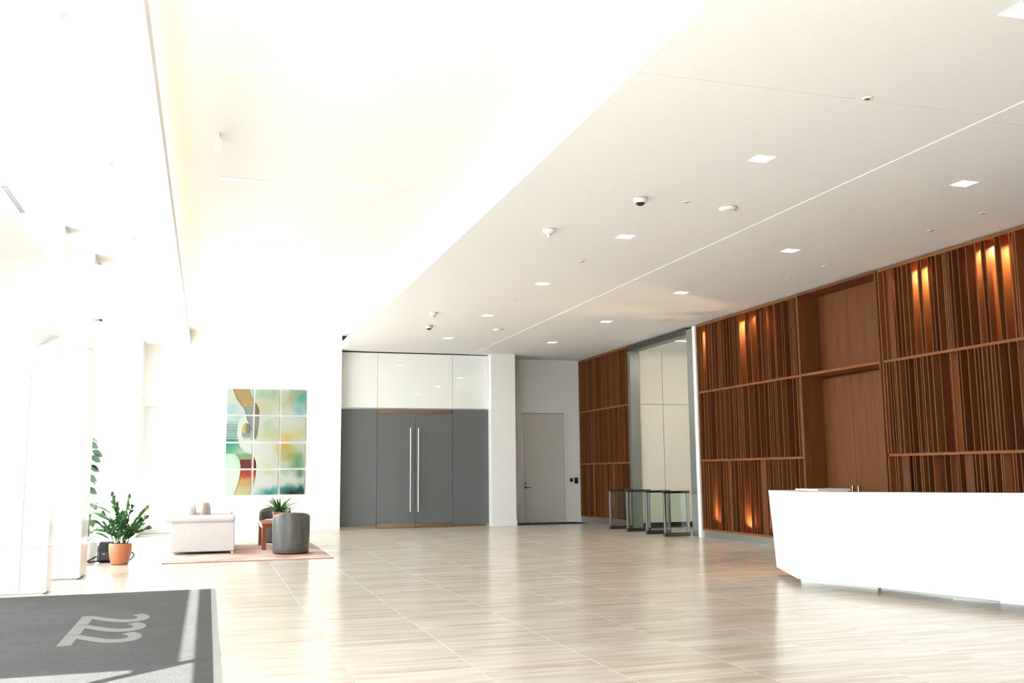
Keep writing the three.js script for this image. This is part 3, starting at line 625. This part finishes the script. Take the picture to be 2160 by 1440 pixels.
/* ---------- seating corner ---------- */
{
  const t = thing('area_rug', 'faded pink and cream distressed rug under the sofa and chairs', 'rug', [0.63, 0.006, -17.3]);
  const g = new THREE.BoxGeometry(2.46, 0.01, 4.3), uv = g.attributes.uv, p = g.attributes.position;
  for (let i = 0; i < p.count; i++) uv.setXY(i, p.getX(i) / 2.46 + 0.5, p.getZ(i) / 4.3 + 0.5);
  part(t, 'pile', g, mRug);
  for (const s of [-1, 1]) part(t, 'binding', B(2.46, 0.008, 0.02), std(col(0.42, 0.2, 0.18), 0.9), [0, -0.001, s * 2.158]);
}
const fabTex = texture(256, 256, (u, v) => { const n = 236 + 18 * (noise(u * 128, v * 128, 111, 128, 128) - 0.5) + 8 * fbm(u * 6, v * 6, 113, 3, 6, 6); return [n, n, n]; });
const mSofa = std(col(0.76, 0.735, 0.73), 0.9, { map: fabTex });
const mCushionWhite = std(col(0.72, 0.71, 0.71), 0.95, { map: fabTex }), mCushionTan = std(col(0.62, 0.53, 0.46), 0.95, { map: fabTex });
function pillow(w, h, th) { const g = new THREE.SphereGeometry(1, 28, 20), p = g.attributes.position; for (let i = 0; i < p.count; i++) { const x = p.getX(i), y = p.getY(i), z = p.getZ(i); const f = v => Math.sign(v) * Math.pow(Math.abs(v), 0.45); p.setXYZ(i, f(x) * w / 2, f(y) * h / 2, z * th / 2 * (1 - 0.35 * x * x * y * y)); } g.computeVertexNormals(); return g; }
{
  const t = thing('sofa', 'low white sofa with rolled arms standing on the rug', 'sofa', [-0.04, 0.011, -17.6]);
  const put = (n, m, g, x, y, d, lab) => part(t, n, g, m, [x + 0.04, y - 0.011, -d + 17.6], lab);
  const arm = RB(0.98, 0.47, 0.2, 0.02), roll = RB(1.1, 0.11, 0.27, 0.05, 5);
  for (const d of [16.7, 18.5]) { put('arm', mSofa, arm, -0.045, 0.285, d); const a = t.children[t.children.length - 1]; part(a, 'arm_roll', roll, mSofa, [-0.055, 0.285, 0]); }
  const back = put('back', mSofa, RB(0.2, 0.47, 1.6, 0.02), -0.435, 0.285, 17.6);
  part(back, 'back_roll', RB(0.3, 0.13, 1.6, 0.055, 5), mSofa, [-0.05, 0.275, 0]);
  put('seat_base', mSofa, RB(0.78, 0.2, 1.6, 0.02), 0.05, 0.16, 17.6);
  for (const d of [17.2, 18.0]) put('seat_cushion', mSofa, RB(0.76, 0.16, 0.79, 0.05, 4), 0.06, 0.34, d);
  for (const d of [17.2, 18.0]) { put('back_cushion', mCushionWhite, pillow(0.75, 0.42, 0.2), -0.27, 0.58, d); t.children[t.children.length - 1].rotation.y = Math.PI / 2; }
  for (const [x, d] of [[0.41, 16.64], [0.41, 18.56], [-0.5, 16.64], [-0.5, 18.56]]) put('foot', mTrim, B(0.04, 0.04, 0.04), x, 0.031, d);
  const c = thing('throw_pillow', 'tan striped throw pillow leaning on the sofa', 'pillow', [-0.03, 0.63, -17.08], Math.PI / 2 - 0.25, undefined);
  part(c, 'cover', pillow(0.4, 0.4, 0.13), mCushionTan); part(c, 'stripe', pillow(0.1, 0.405, 0.135), mCushionWhite, [0.02, 0, 0]);
}
const hideTex = texture(256, 256, (u, v) => { const n = 205 + 60 * (fbm(u * 5, v * 3, 121, 4, 5, 3) - 0.5) + 40 * (noise(u * 90, v * 10, 127, 90, 10) - 0.5); return [n, n, n * 0.98]; });
function tubChair(label, x, d, turn) {
  const t = thing('tub_chair', label, 'armchair', [x, 0.011, -d], turn);
  const A = THREE.MathUtils.degToRad(128), n = 48, m = 14, R = 0.285, T = 0.05, pos = [], idx = [];
  const hgt = a => 0.655 - 0.15 * Math.pow(Math.abs(a) / A, 2.2);
  const ring = []; // cross-section walks up the outside, over the rounded top, down the inside
  for (let i = 0; i <= n; i++) {
    const a = -A + 2 * A * i / n, H = hgt(a), sec = [];
    for (let k = 0; k <= 8; k++) sec.push([R + 0.012 * Math.sin(k / 8 * Math.PI * 0.6), 0.015 + (H - 0.04) * k / 8]);
    for (let k = 1; k < 6; k++) { const b = Math.PI * k / 6; sec.push([R - T / 2 + 0.011 + T / 2 * Math.cos(b), H - 0.025 + 0.025 * Math.sin(b)]); }
    for (let k = 0; k <= 4; k++) sec.push([R - T, (H - 0.025) * (1 - k / 4) + 0.015 * k / 4]);
    ring.push(sec.length); for (const [r, y] of sec) pos.push(r * Math.sin(a), y, r * Math.cos(a));
  }
  const S = ring[0];
  for (let i = 0; i < n; i++) for (let k = 0; k < S; k++) { const k2 = (k + 1) % S, a = i * S + k, b = i * S + k2, c = (i + 1) * S + k, e = (i + 1) * S + k2; idx.push(a, c, b, b, c, e); }
  for (const i of [0, n]) for (let k = 1; k < S - 1; k++) i ? idx.push(i * S, i * S + k, i * S + k + 1) : idx.push(0, k + 1, k);
  const g = new THREE.BufferGeometry(); g.setAttribute('position', new THREE.Float32BufferAttribute(pos, 3)); g.setIndex(idx); g.computeVertexNormals(); uvm(g);
  const mat = phy(col(0.15, 0.15, 0.15), 0.36, { map: hideTex, side: THREE.DoubleSide, clearcoat: 0.25, clearcoatRoughness: 0.3 });
  part(t, 'shell', g, mat);
  part(t, 'seat', lathe([[0, 0.43], [0.17, 0.428], [0.215, 0.41], [0.225, 0.37], [0.222, 0.33], [0, 0.33]]), std(col(0.7, 0.62, 0.52), 0.9), undefined, 'cream seat cushion');
  part(t, 'base', lathe([[0.228, 0.33], [0.228, 0.02], [0, 0.02]].reverse()), mat);
  return t;
}
tubChair('grey leather tub chair with its rounded back to the entrance mat', 1.31, 16.25, 0);
tubChair('grey leather tub chair with a cream seat behind the wooden table', 1.22, 18.95, Math.PI - 0.35);
{
  const t = thing('wooden_table', 'low reddish wooden table between the tub chairs', 'table', [1.26, 0.011, -17.7]);
  const mT = std(col(0.75, 0.42, 0.26), 0.3, { map: woodTex });
  part(t, 'top', RB(0.74, 0.03, 1.24, 0.006), mT, [0, 0.43, 0]);
  for (const x of [-0.325, 0.325]) for (const z of [-0.575, 0.575]) part(t, 'leg', B(0.07, 0.415, 0.07), mT, [x, 0.2075, z]);
  for (const z of [-0.575, 0.575]) part(t, 'apron', B(0.58, 0.065, 0.05, 'x'), mT, [0, 0.382, z]);
  for (const x of [-0.325, 0.325]) part(t, 'apron', B(0.05, 0.065, 1.08, 'z'), mT, [x, 0.382, 0]);
}

/* ---------- plants and small things ---------- */
const mTerra = phy(col(0.5, 0.17, 0.07), 0.36, { clearcoat: 0.3, clearcoatRoughness: 0.4 }), mSoil = std(col(0.03, 0.022, 0.016), 0.95);
const leafMat = (r, g, b) => phy(col(r, g, b), 0.45, { side: THREE.DoubleSide, ior: 1.45 });
const mLeaf = leafMat(0.035, 0.12, 0.03), mLeafBright = leafMat(0.09, 0.24, 0.04), mLeafDark = leafMat(0.022, 0.06, 0.025);
function blade(L, W, bend, fold = 0.25, n = 6, tip = 1.3) { // along +y from the origin, face towards +z
  const pos = [], idx = [];
  for (let i = 0; i <= n; i++) { const t = i / n, w = W / 2 * Math.pow(Math.sin(Math.PI * Math.min(1, Math.pow(t, 0.8) * 0.96 + 0.04)), tip), a = bend * t, y = L * (bend ? Math.sin(a) / bend : t), z = L * (bend ? (1 - Math.cos(a)) / bend : 0); pos.push(-w, y, z + w * fold, 0, y, z, w, y, z + w * fold); }
  for (let i = 0; i < n; i++) { const a = i * 3; idx.push(a, a + 1, a + 3, a + 1, a + 4, a + 3, a + 1, a + 2, a + 4, a + 2, a + 5, a + 4); }
  const g = new THREE.BufferGeometry(); g.setAttribute('position', new THREE.Float32BufferAttribute(pos, 3)); g.setIndex(idx); g.computeVertexNormals(); uvm(g); return g;
}
const place = (g, p, dir, roll = 0) => { const q = new THREE.Quaternion().setFromUnitVectors(V(0, 1, 0), dir.clone().normalize()); const r = new THREE.Quaternion().setFromAxisAngle(V(0, 1, 0), roll); const m = new THREE.Matrix4().compose(p, q.multiply(r), V(1, 1, 1)); return g.clone().applyMatrix4(m); };
function zzFrond(base, tip, len0, size) {
  const mid = base.clone().lerp(tip, 0.5).add(V((base.x - tip.x) * 0.18, 0.04, (base.z - tip.z) * 0.18));
  const c = new THREE.CatmullRomCurve3([base, mid, tip]), gs = [new THREE.TubeGeometry(c, 10, 0.007, 5).toNonIndexed()];
  const n = Math.round(len0 / 0.034);
  const lf = blade(size, size * 0.42, 0.5, 0.3, 4, 0.9);
  for (let k = 0; k < n; k++) {
    const u = 0.22 + 0.78 * k / (n - 1), p = c.getPoint(u), T = c.getTangent(u), side = V(0, 1, 0).cross(T).normalize();
    if (side.lengthSq() < 0.1) side.set(1, 0, 0);
    const ax = T.clone(); const s0 = side.clone().applyAxisAngle(ax, rr(-0.6, 0.6));
    for (const s of [-1, 1]) gs.push(place(lf, p, s0.clone().multiplyScalar(s).addScaledVector(T, 0.75 + 0.5 * u).add(V(0, 0.15, 0)), rr(0, 6.28)).toNonIndexed());
  }
  gs.push(place(lf, tip, c.getTangent(1)).toNonIndexed());
  return mergeGeometries(gs.map(g => { g.deleteAttribute('uv'); return g; }));
}
{
  const t = thing('potted_plant', 'leafy green plant with upright glossy fronds in an orange terracotta pot', 'plant', [-1.18, 0, -15.35]);
  part(t, 'pot', lathe([[0, 0.004], [0.112, 0.004], [0.122, 0.02], [0.148, 0.13], [0.158, 0.22], [0.157, 0.29], [0.153, 0.302], [0.145, 0.302], [0.143, 0.28], [0, 0.28]]), mTerra, undefined, 'glazed orange pot');
  part(t, 'soil', new THREE.CylinderGeometry(0.142, 0.142, 0.02, 30), mSoil, [0, 0.276, 0]);
  const tips = [[-0.13, 0.98, 0.02], [-0.09, 0.86, 0.1], [0.09, 0.95, 0.0], [0.12, 0.8, -0.1], [0.32, 0.78, 0.06], [0.3, 0.64, -0.05], [0.27, 0.56, 0.15], [-0.24, 0.72, -0.06], [-0.3, 0.6, 0.1], [-0.22, 0.56, -0.16], [0.02, 0.74, 0.22], [0.0, 0.66, -0.24], [-0.1, 0.62, 0.24], [0.17, 0.58, 0.22], [0.05, 0.6, 0.1], [0.2, 0.5, 0.1], [-0.18, 0.48, 0.16], [0.34, 0.5, 0.0]];
  tips.forEach(([x, y, z], k) => part(t, 'frond', zzFrond(V(x * 0.25 + rr(-0.03, 0.03), 0.28, z * 0.25 + rr(-0.03, 0.03)), V(x, y, z), Math.hypot(x, y - 0.28, z), rr(0.07, 0.1)), k === 4 || k === 2 ? mLeafBright : mLeaf));
}
function leafPlant(t, trunkTop, leaves, L, W, m) {
  for (const [p, dir, s = 1, roll] of leaves) {
    const P = V(...p), Dv = V(...dir), petiole = new THREE.TubeGeometry(new THREE.CatmullRomCurve3([V(trunkTop(P.y).x, Math.max(0.3, P.y - 0.12), trunkTop(P.y).z), P.clone().add(V(0, -0.03, 0)), P]), 6, 0.006, 5);
    const lf = place(blade(L * s, W * s, 0.7, 0.18, 7, 0.75), P, Dv, roll ?? Math.PI / 2 - Math.atan2(Dv.z, Dv.x) + rr(-0.3, 0.3));
    const mesh = part(t, 'leaf', lf, m); part(mesh, 'petiole', petiole, m);
  }
}
{
  const t = thing('rubber_plant', 'tall dark leaved plant in a white pot beside the column', 'plant', [-1.8, 0, -15.5]);
  part(t, 'pot', lathe([[0, 0.004], [0.14, 0.004], [0.17, 0.3], [0.16, 0.3], [0.155, 0.27], [0, 0.27]]), mTrim);
  part(t, 'trunk', tube([V(0, 0.25, 0), V(0.02, 0.8, 0.01), V(0.0, 1.4, 0), V(0.03, 1.85, 0)], 0.014, 16, 7), std(col(0.14, 0.1, 0.06), 0.8));
  const ls = []; let a = 0;
  for (let y = 0.95; y < 1.86; y += 0.075) { a += 2.4; const dx = Math.cos(a), dz = Math.sin(a); ls.push([[0.1 * dx + 0.02, y, 0.1 * dz], [dx, -0.35, dz], rr(0.8, 1.05)]); }
  ls.push(...[[1.72, 0.12], [1.6, 0.18], [1.52, 0.16], [1.38, 0.15], [1.24, 0.12], [1.06, 0.13]].map(([y, x]) => [[x, y + 0.04, 0.05], [1, -0.45, 0.1], 0.95, 0.25]));
  leafPlant(t, () => V(0.01, 0, 0), ls, 0.2, 0.11, mLeafDark);
}
{
  const t = thing('broadleaf_plant', 'bushy broad leaved plant half hidden behind the column', 'plant', [-1.72, 0, -16.2]);
  part(t, 'pot', lathe([[0, 0.004], [0.13, 0.004], [0.16, 0.28], [0.15, 0.28], [0.145, 0.25], [0, 0.25]]), mTrim);
  part(t, 'stem', tube([V(0, 0.22, 0), V(0.01, 0.45, 0), V(0.03, 0.7, 0)], 0.012, 10, 6), std(col(0.05, 0.1, 0.03), 0.7));
  const ls = [];
  for (let k = 0; k < 26; k++) { const a = k * 2.4, y = 0.42 + 0.5 * (k / 26), r = 0.1 + 0.06 * rnd(); ls.push([[r * Math.cos(a), y, r * Math.sin(a)], [Math.cos(a), rr(-0.3, 0.4), Math.sin(a)], rr(0.8, 1.2)]); }
  leafPlant(t, () => V(0.01, 0, 0), ls, 0.26, 0.11, mLeaf);
}
{
  const t = thing('table_plant', 'spiky green plant in a small terracotta planter on the wooden table', 'plant', [1.22, 0.457, -17.7]);
  const pg = new THREE.CylinderGeometry(0.155, 0.125, 0.165, 4, 1); pg.rotateY(Math.PI / 4); part(t, 'planter', pg.toNonIndexed(), mTerra, [0, 0.0825, 0]); t.children[0].geometry.computeVertexNormals();
  part(t, 'soil', B(0.2, 0.01, 0.2), mSoil, [0, 0.166, 0]);
  for (let k = 0; k < 34; k++) {
    const a = k * 2.4, el = k < 10 ? rr(1.1, 1.45) : k < 22 ? rr(0.75, 1.05) : rr(0.4, 0.7), dir = V(Math.cos(a) * Math.cos(el), Math.sin(el), Math.sin(a) * Math.cos(el));
    const up = V(0, 1, 0), q = place(blade(rr(0.32, 0.44), 0.036, 0.9, 0.4, 6, 0.6), V(0.03 * Math.cos(a), 0.165, 0.03 * Math.sin(a)), dir, Math.PI / 2 - a);
    part(t, 'leaf', q, k % 5 === 0 ? mLeafBright : mLeaf);
  }
}
{
  const t = thing('backpack', 'black camera backpack lying behind the terracotta pot', 'bag', [-1.4, 0, -15.82]);
  const mBag = std(col(0.014, 0.014, 0.017), 0.5);
  part(t, 'body', RB(0.27, 0.27, 0.2, 0.05, 4), mBag, [0, 0.137, 0]);
  part(t, 'top_flap', RB(0.2, 0.11, 0.17, 0.03, 3), mBag, [-0.01, 0.25, 0.01]);
  part(t, 'front_pocket', RB(0.2, 0.14, 0.06, 0.025, 3), std(col(0.022, 0.022, 0.026), 0.35), [-0.01, 0.1, 0.105]);
  part(t, 'badge', B(0.035, 0.012, 0.003), std(col(0.6, 0.6, 0.6), 0.5), [-0.03, 0.13, 0.137], 'small pale badge');
  part(t, 'strap', tube([V(-0.12, 0.1, 0.02), V(-0.2, 0.06, 0.06), V(-0.26, 0.02, 0.06), V(-0.2, 0.016, 0.08), V(-0.1, 0.03, 0.06)], 0.012, 20, 6), mBag);
  part(t, 'strap', tube([V(0.12, 0.16, 0), V(0.3, 0.15, 0.02), V(0.38, 0.11, 0.04), V(0.33, 0.03, 0.05), V(0.2, 0.016, 0.05)], 0.012, 20, 6), mBag);
}
{
  const t = thing('magazine_rack', 'low white slanted magazine rack by the window behind the plants', 'magazine rack', [-1.66, 0, -17.0]);
  const tilt = 0.62, sh = part(t, 'shelf', RB(0.44, 0.025, 0.3, 0.006), mTrim, [0, 0.24, 0]); sh.rotation.z = tilt;
  part(t, 'leg', B(0.03, 0.33, 0.26), mTrim, [0.13, 0.165, 0]); part(t, 'leg', B(0.03, 0.13, 0.26), mTrim, [-0.14, 0.065, 0]);
  const cols = [[0.6, 0.55, 0.5], [0.7, 0.68, 0.62], [0.66, 0.5, 0.48], [0.72, 0.7, 0.68], [0.55, 0.5, 0.46], [0.7, 0.66, 0.6], [0.35, 0.14, 0.14]];
  cols.forEach((c, k) => {
    const s = 0.17 - k * 0.055, m = thing('magazine', `${['sand', 'ivory', 'dusty pink', 'white', 'taupe', 'cream', 'dark red'][k]} covered magazine leaning in the white rack`, 'magazine', [-1.66 + s * Math.cos(tilt) - 0.11 * Math.sin(tilt), 0.24 + s * Math.sin(tilt) + 0.11 * Math.cos(tilt), -17.0], 0, 'magazines in the rack');
    m.rotation.z = tilt + 0.05;
    part(m, 'cover', B(0.012, 0.19, 0.21), std(col(...c), 0.6)); part(m, 'pages', B(0.009, 0.184, 0.206), std(col(0.75, 0.74, 0.7), 0.8), [0, 0.004, 0.004]);
  });
}

renderer.render(scene, camera);
